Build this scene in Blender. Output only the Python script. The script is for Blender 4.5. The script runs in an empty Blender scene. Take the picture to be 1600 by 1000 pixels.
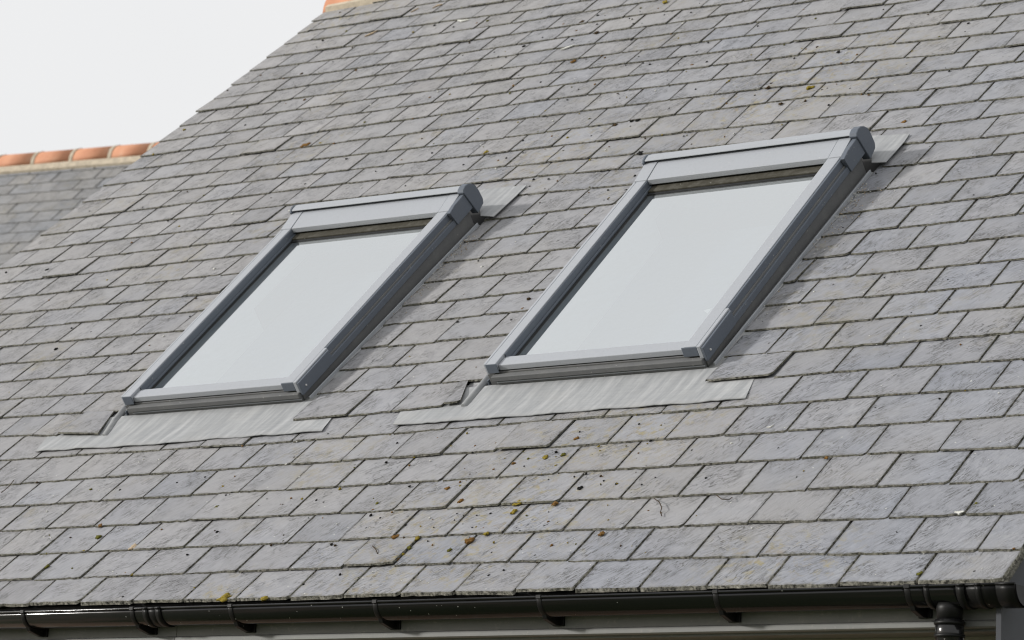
import bpy, bmesh, math, random
from mathutils import Vector, Matrix
random.seed(11)
scene = bpy.context.scene
col = scene.collection

# ------------------------------------------------------------------ camera
S = 0.8                       # model units -> metres
Z0 = 2.6                      # height of the eaves above the ground
TH = 0.701761428              # roof pitch
CT, ST = math.cos(TH), math.sin(TH)
FPX = 4436.346                # focal length in pixels of a 1600 px wide picture
CAMP = Vector((7.85969386, -7.48071646, -0.91756133))
YAW, PIT, ROLL = -0.646763692, 0.193272097, -0.0435686878
fw = Vector((math.sin(YAW)*math.cos(PIT), math.cos(YAW)*math.cos(PIT), math.sin(PIT)))
rt = Vector((math.cos(YAW), -math.sin(YAW), 0))
dn = fw.cross(rt)
cr, sr = math.cos(ROLL), math.sin(ROLL)
rt, dn = rt*cr + dn*sr, dn*cr - rt*sr

cam_d = bpy.data.cameras.new('camera')
cam = bpy.data.objects.new('camera', cam_d); col.objects.link(cam)
m = Matrix((rt, -dn, -fw)).transposed().to_4x4()
m.translation = Vector((CAMP.x*S, CAMP.y*S, CAMP.z*S + Z0))
cam.matrix_world = m
cam_d.sensor_width = 36.0
cam_d.lens = FPX/1600*36
cam_d.clip_start = 0.1
cam_d.clip_end = 3000
cam_d.dof.use_dof = True
cam_d.dof.focus_distance = 8.2
cam_d.dof.aperture_fstop = 8.5
scene.camera = cam
scene.cycles.filter_width = 1.1

# ------------------------------------------------------------------ light
sun_dir = Vector((-1.36, -0.951, 0.506)).normalized()       # towards the sun
w = bpy.data.worlds.new('World'); scene.world = w; w.use_nodes = True
nt = w.node_tree; nt.nodes.clear()
sky = nt.nodes.new('ShaderNodeTexSky'); sky.sky_type = 'NISHITA'; sky.sun_disc = False
sky.sun_elevation = math.asin(sun_dir.z)
sky.sun_rotation = math.atan2(sun_dir.x, sun_dir.y)
sky.dust_density = 4.0
bg = nt.nodes.new('ShaderNodeBackground'); bg.inputs['Strength'].default_value = 0.1
cl = nt.nodes.new('ShaderNodeBackground')
tc = nt.nodes.new('ShaderNodeTexCoord')
nz = nt.nodes.new('ShaderNodeTexNoise'); nz.inputs['Scale'].default_value = 2.2; nz.inputs['Detail'].default_value = 3
nt.links.new(tc.outputs['Generated'], nz.inputs['Vector'])
rmp = nt.nodes.new('ShaderNodeValToRGB')
rmp.color_ramp.elements[0].position = 0.3; rmp.color_ramp.elements[0].color = (0.81, 0.81, 0.815, 1)
rmp.color_ramp.elements[1].position = 0.7; rmp.color_ramp.elements[1].color = (0.88, 0.88, 0.88, 1)
nt.links.new(nz.outputs['Fac'], rmp.inputs['Fac'])
nt.links.new(rmp.outputs['Color'], cl.inputs['Color']); cl.inputs['Strength'].default_value = 1.10
mx = nt.nodes.new('ShaderNodeMixShader'); mx.inputs[0].default_value = 0.90
out = nt.nodes.new('ShaderNodeOutputWorld')
nt.links.new(sky.outputs['Color'], bg.inputs['Color'])
nt.links.new(bg.outputs[0], mx.inputs[1]); nt.links.new(cl.outputs[0], mx.inputs[2])
nt.links.new(mx.outputs[0], out.inputs['Surface'])

sd = bpy.data.lights.new('sun', 'SUN'); sd.energy = 3.4; sd.angle = math.radians(5); sd.color = (1.0, 0.975, 0.94)
so = bpy.data.objects.new('sun', sd); col.objects.link(so)
so.rotation_euler = sun_dir.to_track_quat('Z', 'Y').to_euler()
so.location = (-20, 5, 30)

vs = scene.view_settings
vs.view_transform = 'Standard'; vs.look = 'None'; vs.gamma = 1; vs.exposure = 0.0; vs.use_curve_mapping = False

# ------------------------------------------------------------------ helpers
def R(a, b, h=0.0):
    """roof coordinates (along the eaves, up the slope, off the roof) -> world"""
    return Vector((a*S, (b*CT - h*ST)*S, (b*ST + h*CT)*S + Z0))
def U(x, y, z):
    return Vector((x*S, y*S, z*S + Z0))
def ray(px, py):
    return (fw + rt*((px-800)/FPX) + dn*((py-500)/FPX))
NRM = Vector((0, -ST, CT))
def at(px, py, h=0.0):
    d = ray(px, py); t = (h - CAMP.dot(NRM))/d.dot(NRM); X = CAMP + d*t
    return X.x, X.y*CT + X.z*ST
def project(P):
    Q = Vector((P.x/S, P.y/S, (P.z-Z0)/S)) - CAMP
    z = Q.dot(fw)
    return 800 + FPX*Q.dot(rt)/z, 500 + FPX*Q.dot(dn)/z

def tag(o, label=None, cat=None, group=None, kind=None):
    if label: o['label'] = label
    if cat: o['category'] = cat
    if group: o['group'] = group
    if kind: o['kind'] = kind
    return o
def empty(name, loc):
    o = bpy.data.objects.new(name, None); col.objects.link(o); o.location = loc
    o.empty_display_size = 0.2
    return o
def link(name, me, parent=None):
    o = bpy.data.objects.new(name, me); col.objects.link(o)
    if parent is not None:
        o.parent = parent
        o.matrix_parent_inverse = Matrix.Translation(-world_loc(parent))
    return o
def world_loc(o):
    v = Vector(o.location)
    return v
def finish(name, bm, mats, parent=None, smooth=False, bevel=0.0, recalc=True):
    if recalc: bmesh.ops.recalc_face_normals(bm, faces=bm.faces)
    me = bpy.data.meshes.new(name); bm.to_mesh(me); bm.free()
    for mm in (mats if isinstance(mats, (list, tuple)) else [mats]): me.materials.append(mm)
    if smooth:
        for p in me.polygons: p.use_smooth = True
    o = link(name, me, parent)
    if bevel:
        b = o.modifiers.new('bevel', 'BEVEL'); b.width = bevel; b.segments = 2; b.limit_method = 'ANGLE'; b.angle_limit = math.radians(40)
        b.harden_normals = False
    return o
def hexa(bm, c, mi=0):
    """box from 8 corners: bottom 4 (ccw) then top 4"""
    v = [bm.verts.new(p) for p in c]
    fs = []
    for f in ((3,2,1,0),(4,5,6,7),(0,1,5,4),(1,2,6,5),(2,3,7,6),(3,0,4,7)):
        q = bm.faces.new([v[i] for i in f]); q.material_index = mi; fs.append(q)
    return fs
def box_m(bm, M_, x0, x1, y0, y1, z0, z1, mi=0):
    return hexa(bm, [M_(x0,y0,z0),M_(x1,y0,z0),M_(x1,y1,z0),M_(x0,y1,z0),M_(x0,y0,z1),M_(x1,y0,z1),M_(x1,y1,z1),M_(x0,y1,z1)], mi)
def extrude_profile(bm, M_, prof, s0, s1, closed=True, mi=0):
    """profile of (p,q) extruded along s; M_(s,p,q)"""
    A = [bm.verts.new(M_(s0,p,q)) for p,q in prof]; B = [bm.verts.new(M_(s1,p,q)) for p,q in prof]
    n = len(prof)
    for i in range(n if closed else n-1):
        j = (i+1) % n
        f = bm.faces.new((A[i],A[j],B[j],B[i])); f.material_index = mi
    if closed:
        bm.faces.new(A).material_index = mi; bm.faces.new(B[::-1]).material_index = mi
def tube(bm, pts, r, seg=12, mi=0, cap=True):
    rings = []
    for i, p in enumerate(pts):
        d = (pts[min(i+1,len(pts)-1)] - pts[max(i-1,0)]).normalized()
        x = d.orthogonal().normalized() if i == 0 else (rings_x - d*rings_x.dot(d)).normalized()
        rings_x = x; y = d.cross(x)
        rr = r[i] if isinstance(r, (list, tuple)) else r
        rings.append([bm.verts.new(p + (x*math.cos(2*math.pi*k/seg) + y*math.sin(2*math.pi*k/seg))*rr) for k in range(seg)])
    for a, b in zip(rings, rings[1:]):
        for k in range(seg):
            f = bm.faces.new((a[k], a[(k+1)%seg], b[(k+1)%seg], b[k])); f.material_index = mi; f.smooth = True
    if cap:
        bm.faces.new(rings[0][::-1]).material_index = mi; bm.faces.new(rings[-1]).material_index = mi

# ------------------------------------------------------------------ materials
class NB:
    def __init__(s, name):
        s.m = bpy.data.materials.new(name); s.m.use_nodes = True; s.t = s.m.node_tree
        s.t.nodes.clear()
        s.o = s.t.nodes.new('ShaderNodeOutputMaterial'); s.p = s.t.nodes.new('ShaderNodeBsdfPrincipled')
        s.t.links.new(s.p.outputs[0], s.o.inputs['Surface'])
    def n(s, typ, **kw):
        x = s.t.nodes.new('ShaderNode'+typ)
        for k, v in kw.items():
            if k in x.inputs.keys():
                s.set(x.inputs[k], v)
            else: setattr(x, k, v)
        return x
    def set(s, inp, v):
        if isinstance(v, bpy.types.NodeSocket): s.t.links.new(v, inp)
        elif hasattr(v, 'outputs'): s.t.links.new(v.outputs[0], inp)
        else: inp.default_value = v
    def math(s, op, a, b=None, clamp=False):
        x = s.t.nodes.new('ShaderNodeMath'); x.operation = op; x.use_clamp = clamp
        s.set(x.inputs[0], a)
        if b is not None: s.set(x.inputs[1], b)
        return x.outputs[0]
    def mix(s, f, a, b, bt='MIX'):
        x = s.t.nodes.new('ShaderNodeMix'); x.data_type = 'RGBA'; x.blend_type = bt
        s.set(x.inputs[0], f); s.set(x.inputs[6], a); s.set(x.inputs[7], b)
        return x.outputs[2]
    def ramp(s, f, *st, interp='LINEAR'):
        x = s.t.nodes.new('ShaderNodeValToRGB'); s.set(x.inputs[0], f)
        e = x.color_ramp.elements; x.color_ramp.interpolation = interp
        while len(e) < len(st): e.new(0.5)
        for i, (p, c) in enumerate(st):
            e[i].position = p; e[i].color = (c, c, c, 1) if not isinstance(c, tuple) else (*c, 1)
        return x.outputs[0]
    def noise(s, vec, scale, detail=4, rough=0.55, dist=0.0, out=0):
        x = s.n('TexNoise'); s.set(x.inputs['Vector'], vec); x.inputs['Scale'].default_value = scale
        x.inputs['Detail'].default_value = detail; x.inputs['Roughness'].default_value = rough; x.inputs['Distortion'].default_value = dist
        return x.outputs[out]
    def mapping(s, vec, scale=(1,1,1), loc=(0,0,0), rot=(0,0,0)):
        x = s.n('Mapping'); s.set(x.inputs['Vector'], vec)
        x.inputs['Scale'].default_value = scale; x.inputs['Location'].default_value = loc; x.inputs['Rotation'].default_value = rot
        return x.outputs[0]
    def bump(s, h, strength=0.5, dist=0.001, normal=None):
        x = s.n('Bump'); s.set(x.inputs['Height'], h); x.inputs['Strength'].default_value = strength; x.inputs['Distance'].default_value = dist
        if normal is not None: s.set(x.inputs['Normal'], normal)
        return x.outputs[0]
    def done(s, color=None, rough=None, bump=None, metal=None, spec=None):
        if color is not None: s.set(s.p.inputs['Base Color'], color if not isinstance(color, tuple) else (*color[:3], 1))
        if rough is not None: s.set(s.p.inputs['Roughness'], rough)
        if bump is not None: s.set(s.p.inputs['Normal'], bump)
        if metal is not None: s.set(s.p.inputs['Metallic'], metal)
        if spec is not None: s.set(s.p.inputs['Specular IOR Level'], spec)
        return s.m

def slate_material(name, cool=(0.256,0.268,0.300), warm=(0.314,0.308,0.312), edge=False):
    b = NB(name)
    uv = b.n('UVMap', uv_map='grain').outputs[0]
    loc = b.n('UVMap', uv_map='place').outputs[0]
    at_ = b.n('Attribute', attribute_name='tone').outputs['Color']
    sep = b.n('SeparateColor'); b.set(sep.inputs[0], at_)
    pos = b.n('NewGeometry').outputs['Position']
    t1, t2, t3 = sep.outputs[0], sep.outputs[1], sep.outputs[2]
    # the grain of the riven stone runs diagonally: rotated by the slate's own angle
    vr = b.n('VectorRotate', rotation_type='Z_AXIS'); b.set(vr.inputs['Vector'], uv)
    b.set(vr.inputs['Angle'], b.math('SUBTRACT', b.math('MULTIPLY', t3, -0.5), 0.72))
    g = vr.outputs[0]
    st = b.mapping(g, scale=(1.0, 4.2, 1))
    st2 = b.mapping(g, scale=(1.0, 6.5, 1))
    n_big = b.noise(st, 7.0, 3, 0.5, 0.25)
    n_str = b.noise(b.mapping(g, scale=(1.0, 4.4, 1)), 25.0, 6, 0.70, 0.25)
    n_fin = b.noise(b.mapping(g, scale=(1, 2.2, 1)), 190.0, 3, 0.6)
    n_mot = b.noise(uv, 26.0, 4, 0.6)
    n_wide = b.noise(pos, 1.7, 4, 0.6)
    # delamination steps: contour lines of a stretched noise
    k = b.math('MULTIPLY', b.math('ADD', n_big, b.math('MULTIPLY', n_str, 0.10)), 10.0)
    fl = b.math('FLOOR', k); fr = b.math('SUBTRACT', k, fl)
    stepm = b.ramp(b.noise(uv, 5.0, 2, 0.5), (0.50, 0.0), (0.60, 1.0))        # only some places have steps
    line = b.math('MULTIPLY', b.ramp(fr, (0.0, 1.0), (0.06, 0.8), (0.15, 0.0)), stepm)
    height = b.math('ADD', b.math('ADD', b.math('MULTIPLY', n_str, 1.5), b.math('MULTIPLY', n_fin, 0.45)),
                    b.math('ADD', b.math('MULTIPLY', b.math('MULTIPLY', fl, stepm), 0.22), b.math('MULTIPLY', line, -0.55)))
    bmp = b.bump(height, 0.8, 0.0042)
    base = b.mix(t2, (*cool, 1), (*warm, 1))
    base = b.mix(1.0, base, b.ramp(t1, (0.0, 0.90), (1.0, 1.10)), 'MULTIPLY')
    base = b.mix(1.0, base, b.ramp(n_str, (0.30, 0.74), (0.45, 0.96), (0.55, 1.03), (0.75, 1.18)), 'MULTIPLY')
    # short dark fissures along the grain
    fz = b.noise(b.mapping(g, scale=(1.0, 5.5, 1), loc=(7.7, 2.1, 0)), 17.0, 5, 0.68, 0.3)
    fis = b.ramp(b.math('ABSOLUTE', b.math('SUBTRACT', fz, 0.53)), (0.0, 1.0), (0.013, 0.85), (0.034, 0.0))
    fis = b.math('MULTIPLY', fis, b.ramp(b.noise(uv, 11.0, 3, 0.6), (0.46, 0.0), (0.58, 0.85)))
    base = b.mix(fis, base, (0.055, 0.055, 0.052, 1))
    base = b.mix(1.0, base, b.ramp(n_mot, (0.3, 0.93), (0.7, 1.07)), 'MULTIPLY')
    base = b.mix(b.ramp(n_wide, (0.42, 0.0), (0.68, 0.55)), base, (0.325, 0.316, 0.308, 1))
    # grazing pale dust and salt
    base = b.mix(b.ramp(b.noise(pos, 9.0, 5, 0.7), (0.60, 0.0), (0.82, 0.42)), base, (0.40, 0.40, 0.385, 1))
    base = b.mix(b.math('MULTIPLY', line, 0.85), base, (0.05, 0.05, 0.045, 1))
    # ochre and green film of algae, in patches
    alg = b.math('MULTIPLY', b.ramp(b.noise(pos, 2.3, 3, 0.6), (0.53, 0.0), (0.70, 0.8)), b.ramp(b.noise(pos, 24.0, 5, 0.7), (0.47, 0.0), (0.72, 0.8)))
    base = b.mix(alg, base, (0.27, 0.235, 0.14, 1))
    # rusty and yellow lichen streaks where the roof stays damp
    acc = None
    for (px_, py_, rr_) in ((815,792,.34),(760,820,.26),(655,850,.28),(1020,668,.22),(860,715,.22),(700,880,.2),(1195,878,.16),(478,230,.16),(1300,112,.36),(875,238,.26),(1180,160,.3),(545,22,.3),(940,470,.12),(1260,880,.14),(345,930,.12),(560,925,.2)):
        a_, b_ = at(px_, py_); c_ = R(a_, b_)
        vd = b.n('VectorMath', operation='DISTANCE'); b.set(vd.inputs[0], pos); vd.inputs[1].default_value = c_
        q_ = b.ramp(b.math('DIVIDE', vd.outputs['Value'], rr_*S*2.0), (0.15, 1.0), (1.0, 0.0))
        acc = q_ if acc is None else b.math('MAXIMUM', acc, q_)
    sn = b.noise(pos, 30.0, 6, 0.72, 0.4)
    stn = b.math('MULTIPLY', acc, b.ramp(sn, (0.51, 0.0), (0.66, 0.72)))
    base = b.mix(stn, base, b.mix(b.ramp(b.noise(pos, 14.0, 3, 0.6), (0.45, 0.0), (0.6, 1.0)), (0.30, 0.25, 0.10, 1), (0.25, 0.21, 0.15, 1)))
    # dark dirt and moss just under the course above and along the bottom arris
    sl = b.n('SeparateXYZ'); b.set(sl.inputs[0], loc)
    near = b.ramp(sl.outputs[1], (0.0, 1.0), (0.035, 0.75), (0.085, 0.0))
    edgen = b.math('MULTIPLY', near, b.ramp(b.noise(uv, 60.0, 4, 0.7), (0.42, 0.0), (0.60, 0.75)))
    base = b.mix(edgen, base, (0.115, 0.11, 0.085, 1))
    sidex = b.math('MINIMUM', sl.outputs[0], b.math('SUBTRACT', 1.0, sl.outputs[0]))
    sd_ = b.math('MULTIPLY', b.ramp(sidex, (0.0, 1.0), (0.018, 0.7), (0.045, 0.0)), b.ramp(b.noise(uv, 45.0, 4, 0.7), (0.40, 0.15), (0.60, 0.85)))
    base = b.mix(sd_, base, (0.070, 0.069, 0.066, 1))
    # black dots and white crustose specks
    v = b.n('TexVoronoi', feature='F1'); b.set(v.inputs['Vector'], uv); v.inputs['Scale'].default_value = 30.0
    keep = b.n('SeparateColor'); b.set(keep.inputs[0], v.outputs['Color'])
    dots = b.math('MULTIPLY', b.math('LESS_THAN', v.outputs['Distance'], 0.070), b.math('GREATER_THAN', keep.outputs[0], 0.80))
    base = b.mix(b.math('MULTIPLY', dots, 0.85), base, (0.035, 0.033, 0.028, 1))
    v2 = b.n('TexVoronoi', feature='F1'); b.set(v2.inputs['Vector'], b.mapping(uv, loc=(3.3, 1.7, 0))); v2.inputs['Scale'].default_value = 38.0
    keep2 = b.n('SeparateColor'); b.set(keep2.inputs[0], v2.outputs['Color'])
    dots2 = b.math('MULTIPLY', b.math('LESS_THAN', v2.outputs['Distance'], 0.085), b.math('GREATER_THAN', keep2.outputs[0], 0.90))
    base = b.mix(b.math('MULTIPLY', dots2, 0.8), base, (0.62, 0.62, 0.58, 1))
    rough = b.ramp(n_mot, (0.3, 0.55), (0.7, 0.75))
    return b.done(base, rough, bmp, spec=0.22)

def edge_material(name, k=1.0):
    b = NB(name)
    pos = b.n('NewGeometry').outputs['Position']
    at_ = b.n('Attribute', attribute_name='tone').outputs['Color']
    sep = b.n('SeparateColor'); b.set(sep.inputs[0], at_)
    n1 = b.noise(pos, 95.0, 4, 0.7); n2 = b.noise(pos, 6.0, 3, 0.6)
    c = b.ramp(n1, (0.38, (0.028,0.027,0.022)), (0.50, (0.15*k,0.145*k,0.12*k)), (0.64, (0.29*k,0.28*k,0.24*k)))
    c = b.mix(b.ramp(n2, (0.52, 0.0), (0.72, 0.28)), c, (0.13, 0.13, 0.08, 1))
    return b.done(c, 0.85, b.bump(n1, 0.8, 0.003), spec=0.2)

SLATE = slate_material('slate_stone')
EDGE = edge_material('slate_edge', 0.72)
EDGE0 = edge_material('eaves_slate_edge', 1.25)

def metal(name, c, rough=0.4, grime=0.25, scale=14, speck=True, spec=0.22):
    b = NB(name)
    pos = b.n('NewGeometry').outputs['Position']
    n1 = b.noise(pos, scale, 5, 0.65); n2 = b.noise(pos, 160.0, 3, 0.6)
    k = b.mix(b.ramp(n1, (0.45, 0.0), (0.8, grime)), (*c, 1), (0.30, 0.295, 0.27, 1))
    k = b.mix(b.ramp(n2, (0.35, 0.16), (0.5, 0.0)), k, (c[0]*0.62, c[1]*0.62, c[2]*0.62, 1))
    if speck:
        v = b.n('TexVoronoi', feature='F1'); b.set(v.inputs['Vector'], pos); v.inputs['Scale'].default_value = 55.0
        kk = b.n('SeparateColor'); b.set(kk.inputs[0], v.outputs['Color'])
        d = b.math('MULTIPLY', b.math('LESS_THAN', v.outputs['Distance'], 0.10), b.math('GREATER_THAN', kk.outputs[0], 0.82))
        k = b.mix(b.math('MULTIPLY', d, 0.6), k, (0.55, 0.54, 0.50, 1))
    return b.done(k, b.ramp(n1, (0.3, rough+0.06), (0.7, rough+0.18)), b.bump(n2, 0.06, 0.0005), spec=spec)
FRAME = metal('grey_aluminium', (0.345, 0.362, 0.390), 0.40, 0.10, 9, spec=0.38)
FRAME_SHADE = metal('shaded_grey_aluminium', (0.115, 0.132, 0.160), 0.5, 0.06, 9, spec=0.25)  # same frame aluminium, shade of the side faces put into a darker colour
KERB = metal('kerb_grey', (0.130, 0.132, 0.134), 0.5, 0.2)
GASK = metal('olive_gasket', (0.060, 0.056, 0.044), 0.6, 0.25, 30, spec=0.1)
RUBBER = metal('black_rubber', (0.018, 0.019, 0.02), 0.5, 0.05, speck=False)
SCREW = metal('bright_screw', (0.55, 0.55, 0.55), 0.3, 0.0, speck=False)
PLASTIC = metal('black_gutter_plastic', (0.009, 0.009, 0.0095), 0.05, 0.0, 9, spec=0.5)
PLASTIC2 = metal('black_bracket_plastic', (0.007, 0.007, 0.007), 0.34, 0.0, 9, spec=0.22)

def lead_mat():
    b = NB('weathered_lead')
    uv = b.n('UVMap', uv_map='grain').outputs[0]
    s1 = b.noise(b.mapping(uv, scale=(1, 0.10, 1)), 42.0, 4, 0.65)
    s2 = b.noise(b.mapping(uv, scale=(0.14, 1, 1)), 90.0, 3, 0.6)
    n = b.noise(uv, 7.0, 4, 0.6)
    c = b.ramp(s1, (0.30, (0.255,0.263,0.272)), (0.50, (0.315,0.323,0.33)), (0.72, (0.42,0.425,0.43)))
    c = b.mix(1.0, c, b.ramp(s2, (0.3, 0.95), (0.7, 1.04)), 'MULTIPLY')
    c = b.mix(b.ramp(n, (0.50, 0.0), (0.80, 0.35)), c, (0.36, 0.355, 0.34, 1))
    c = b.mix(b.ramp(b.noise(uv, 34.0, 5, 0.7), (0.60, 0.0), (0.78, 0.3)), c, (0.16, 0.16, 0.15, 1))
    return b.done(c, b.ramp(s1, (0.3, 0.62), (0.7, 0.8)), b.bump(b.math('ADD', s1, b.math('MULTIPLY', n, 1.5)), 0.3, 0.004), spec=0.15)
LEAD = lead_mat()

def glass_mat():
    b = NB('coated_window_glass')
    gl = b.n('BsdfGlossy'); gl.inputs['Roughness'].default_value = 0.0; gl.inputs['Color'].default_value = (0.95, 0.985, 1.0, 1)
    tr = b.n('BsdfTransparent'); tr.inputs['Color'].default_value = (0.80, 0.865, 0.85, 1)
    df = b.n('BsdfDiffuse'); df.inputs['Color'].default_value = (0.45, 0.46, 0.45, 1)
    ms = b.n('MixShader'); ms.inputs[0].default_value = 0.74
    b.t.links.new(tr.outputs[0], ms.inputs[1]); b.t.links.new(gl.outputs[0], ms.inputs[2])
    m2 = b.n('MixShader')
    pos = b.n('NewGeometry').outputs['Position']
    b.set(m2.inputs[0], b.ramp(b.noise(pos, 5.0, 5, 0.7), (0.35, 0.03), (0.8, 0.12)))
    b.t.links.new(ms.outputs[0], m2.inputs[1]); b.t.links.new(df.outputs[0], m2.inputs[2])
    b.t.links.new(m2.outputs[0], b.o.inputs['Surface'])
    return b.m
GLASS = glass_mat()
def plain(name, c, rough=0.7, nscale=8.0, var=0.12, spec=0.3, bump=0.0):
    b = NB(name); pos = b.n('NewGeometry').outputs['Position']
    n = b.noise(pos, nscale, 5, 0.65)
    k = b.mix(1.0, (*c, 1), b.ramp(n, (0.3, 1-var), (0.7, 1+var)), 'MULTIPLY')
    return b.done(k, rough, b.bump(b.noise(pos, nscale*12, 4, 0.7), bump, 0.003) if bump else None, spec=spec)
PLASTER = plain('white_plaster', (0.84, 0.85, 0.85), 0.8, 3, 0.02)
SASHIN = plain('grey_green_sash_edge', (0.36, 0.41, 0.39), 0.6, 3, 0.02)
SHAFT_PANEL = plain('dim_room_panel', (0.17, 0.21, 0.29), 0.8, 3, 0.02)  # room's dimness put into the colour, so the white lining stands out
WHITE = plain('white_reflection', (0.88, 0.88, 0.88), 0.5, 3, 0.01)  # for the bright reflection painted on the right pane
MORTAR = plain('mortar', (0.50, 0.43, 0.33), 0.9, 22, 0.25, bump=0.6)
DECK = plain('roofing_felt', (0.03, 0.03, 0.03), 0.9, 8, 0.1)

def terracotta():
    b = NB('terracotta'); pos = b.n('NewGeometry').outputs['Position']
    n = b.noise(pos, 6, 5, 0.65)
    k = b.ramp(n, (0.3, (0.44,0.19,0.105)), (0.6, (0.54,0.26,0.15)), (0.8, (0.56,0.33,0.22)))
    return b.done(k, 0.75, b.bump(b.noise(pos, 90, 4, 0.7), 0.3, 0.002), spec=0.3)
TERRA = terracotta()
def fascia_mat():
    b = NB('grey_fascia_paint'); pos = b.n('NewGeometry').outputs['Position']
    n = b.noise(b.mapping(pos, scale=(1.0, 1, 2.5)), 5, 6, 0.7)
    f = b.noise(pos, 60, 4, 0.7)
    k = b.ramp(n, (0.3, (0.155,0.157,0.152)), (0.55, (0.185,0.186,0.178)), (0.8, (0.225,0.222,0.208)))
    k = b.mix(b.ramp(f, (0.58, 0.0), (0.72, 0.5)), k, (0.30, 0.29, 0.25, 1))
    return b.done(k, 0.55, b.bump(f, 0.1, 0.001), spec=0.4)
FASCIA = fascia_mat()
BARGE = plain('blue_grey_bargeboard', (0.062, 0.065, 0.074), 0.7, 5, 0.12)
def brick_mat():
    b = NB('brown_brickwork'); tcn = b.n('NewGeometry').outputs['Position']
    sw = b.n('SeparateXYZ'); b.set(sw.inputs[0], tcn); cb = b.n('CombineXYZ')
    b.set(cb.inputs[0], b.math('ADD', sw.outputs[0], sw.outputs[1])); b.set(cb.inputs[1], sw.outputs[2])
    br = b.n('TexBrick'); b.set(br.inputs['Vector'], cb.outputs[0])
    br.inputs['Scale'].default_value = 1.0; br.inputs['Brick Width'].default_value = 0.225; br.inputs['Row Height'].default_value = 0.075
    br.inputs['Mortar Size'].default_value = 0.01
    br.inputs['Color1'].default_value = (0.24,0.13,0.075,1); br.inputs['Color2'].default_value = (0.19,0.10,0.06,1); br.inputs['Mortar'].default_value = (0.34,0.31,0.26,1)
    return b.done(br.outputs['Color'], 0.85, b.bump(br.outputs['Fac'], -0.5, 0.006))
BRICK = brick_mat()
def ground_mat():
    b = NB('gravel_and_grass'); pos = b.n('NewGeometry').outputs['Position']
    n = b.noise(pos, 0.25, 5, 0.6); f = b.noise(pos, 18, 5, 0.7)
    g1 = b.mix(f, (0.035,0.055,0.018,1), (0.085,0.115,0.04,1)); g2 = b.mix(f, (0.17,0.125,0.085,1), (0.30,0.235,0.17,1))
    return b.done(b.mix(b.ramp(n, (0.42, 0.0), (0.5, 1.0)), g2, g1), 0.95, b.bump(f, 0.6, 0.03))
GROUND = ground_mat()
def moss_mat(name, c1, c2):
    b = NB(name); pos = b.n('NewGeometry').outputs['Position']
    f = b.noise(pos, 210, 4, 0.7)
    return b.done(b.mix(b.ramp(f, (0.35, 0.0), (0.65, 1.0)), (*c1, 1), (*c2, 1)), 0.95, b.bump(f, 0.9, 0.004), spec=0.1)
MOSS = {'yellow': moss_mat('yellow_moss', (0.13,0.095,0.015), (0.32,0.25,0.045)),
        'orange': moss_mat('orange_moss', (0.10,0.052,0.018), (0.25,0.14,0.045)),
        'green': moss_mat('green_moss', (0.05,0.05,0.012), (0.17,0.16,0.03)),
        'brown': moss_mat('brown_moss', (0.03,0.022,0.014), (0.09,0.06,0.03)),
        'black': moss_mat('black_moss', (0.008,0.008,0.008), (0.03,0.03,0.028)),
        'white': moss_mat('white_fleck', (0.5,0.5,0.46), (0.72,0.72,0.68)),
        'tan': moss_mat('tan_debris', (0.32,0.24,0.15), (0.55,0.45,0.33))}

# ------------------------------------------------------------------ the setting
bm = bmesh.new()
bmesh.ops.create_grid(bm, x_segments=8, y_segments=8, size=900)
g = finish('ground', bm, GROUND); tag(g, kind='structure')

house = empty('house', U(0.5, 3, 0) - Vector((0, 0, Z0)))
tag(house, 'slate roofed house with two grey roof windows above a black gutter', 'house')

# ------------------------------------------------------------------ slate coursing
GA = 0.18868385
def interp(tab, x):
    if x <= tab[0][0]: return tab[0][1]
    for (x0, y0), (x1, y1) in zip(tab, tab[1:]):
        if x <= x1: return y0 + (y1-y0)*(x-x0)/(x1-x0)
    return tab[-1][1]
# positions of the courses up the slope, by place along the eaves (in slate widths)
LOW = [[(-6,.09),(0,.09),(3,.06),(8,.04),(16,-.07)], [(-6,1.0),(4,1.0),(7.5,1.01),(10,.93),(16,.79)], [(-6,1.98),(9,1.97),(16,1.86)],
       [(-6,2.99),(9,2.97),(16,2.87)], [(-6,4.0),(13,4.0),(16,3.91)], [(-6,4.96),(0,5.0),(9,5.01),(16,5.02)],
       [(-6,6.1),(-2,6.05),(1,5.98),(8,6.05),(16,6.04)], [(-9,7.27),(-5.4,7.25),(-4.5,7.16),(-2.9,6.88),(2.7,6.88),(5,7.0),(11.4,7.1),(14.4,7.04),(16,7.03)]]
RA = [[(-7,8.17),(-5.9,8.15),(-3.2,8.02)], [(-7,9.09),(-3.5,8.99)], [(-7.5,10.03),(-3.6,9.97)], [(-8,11.02),(-3.6,10.83)], [(-8.6,12.0),(-3.8,11.83)],
      [(-9.3,13.0),(-3.8,12.82)], [(-9.9,13.93),(-3.9,13.72)], [(-10.6,14.94),(-4,14.75)], [(-11.2,15.94),(-4.1,15.8)], [(-12,16.98),(-4.1,16.72)]]
RB = [[(0,7.95),(5,8.01)], [(0,9.0)], [(0,9.95)], [(0,11.0)], [(0,11.85),(4.3,11.93)], [(0,12.95)], [(0,13.95)], [(0,14.96)], [(0,16.05)]]
RC = [[(9,8.09),(16,8.03)], [(9,9.09),(16,9.05)], [(9,10.1),(16,10.05)], [(9,11.05),(16,11.05)], [(9,12.03),(16,12.05)], [(9,13.03),(16,13.08)], [(9,14.02),(16,14.04)], [(9,15.0),(16,14.99)]]
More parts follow.
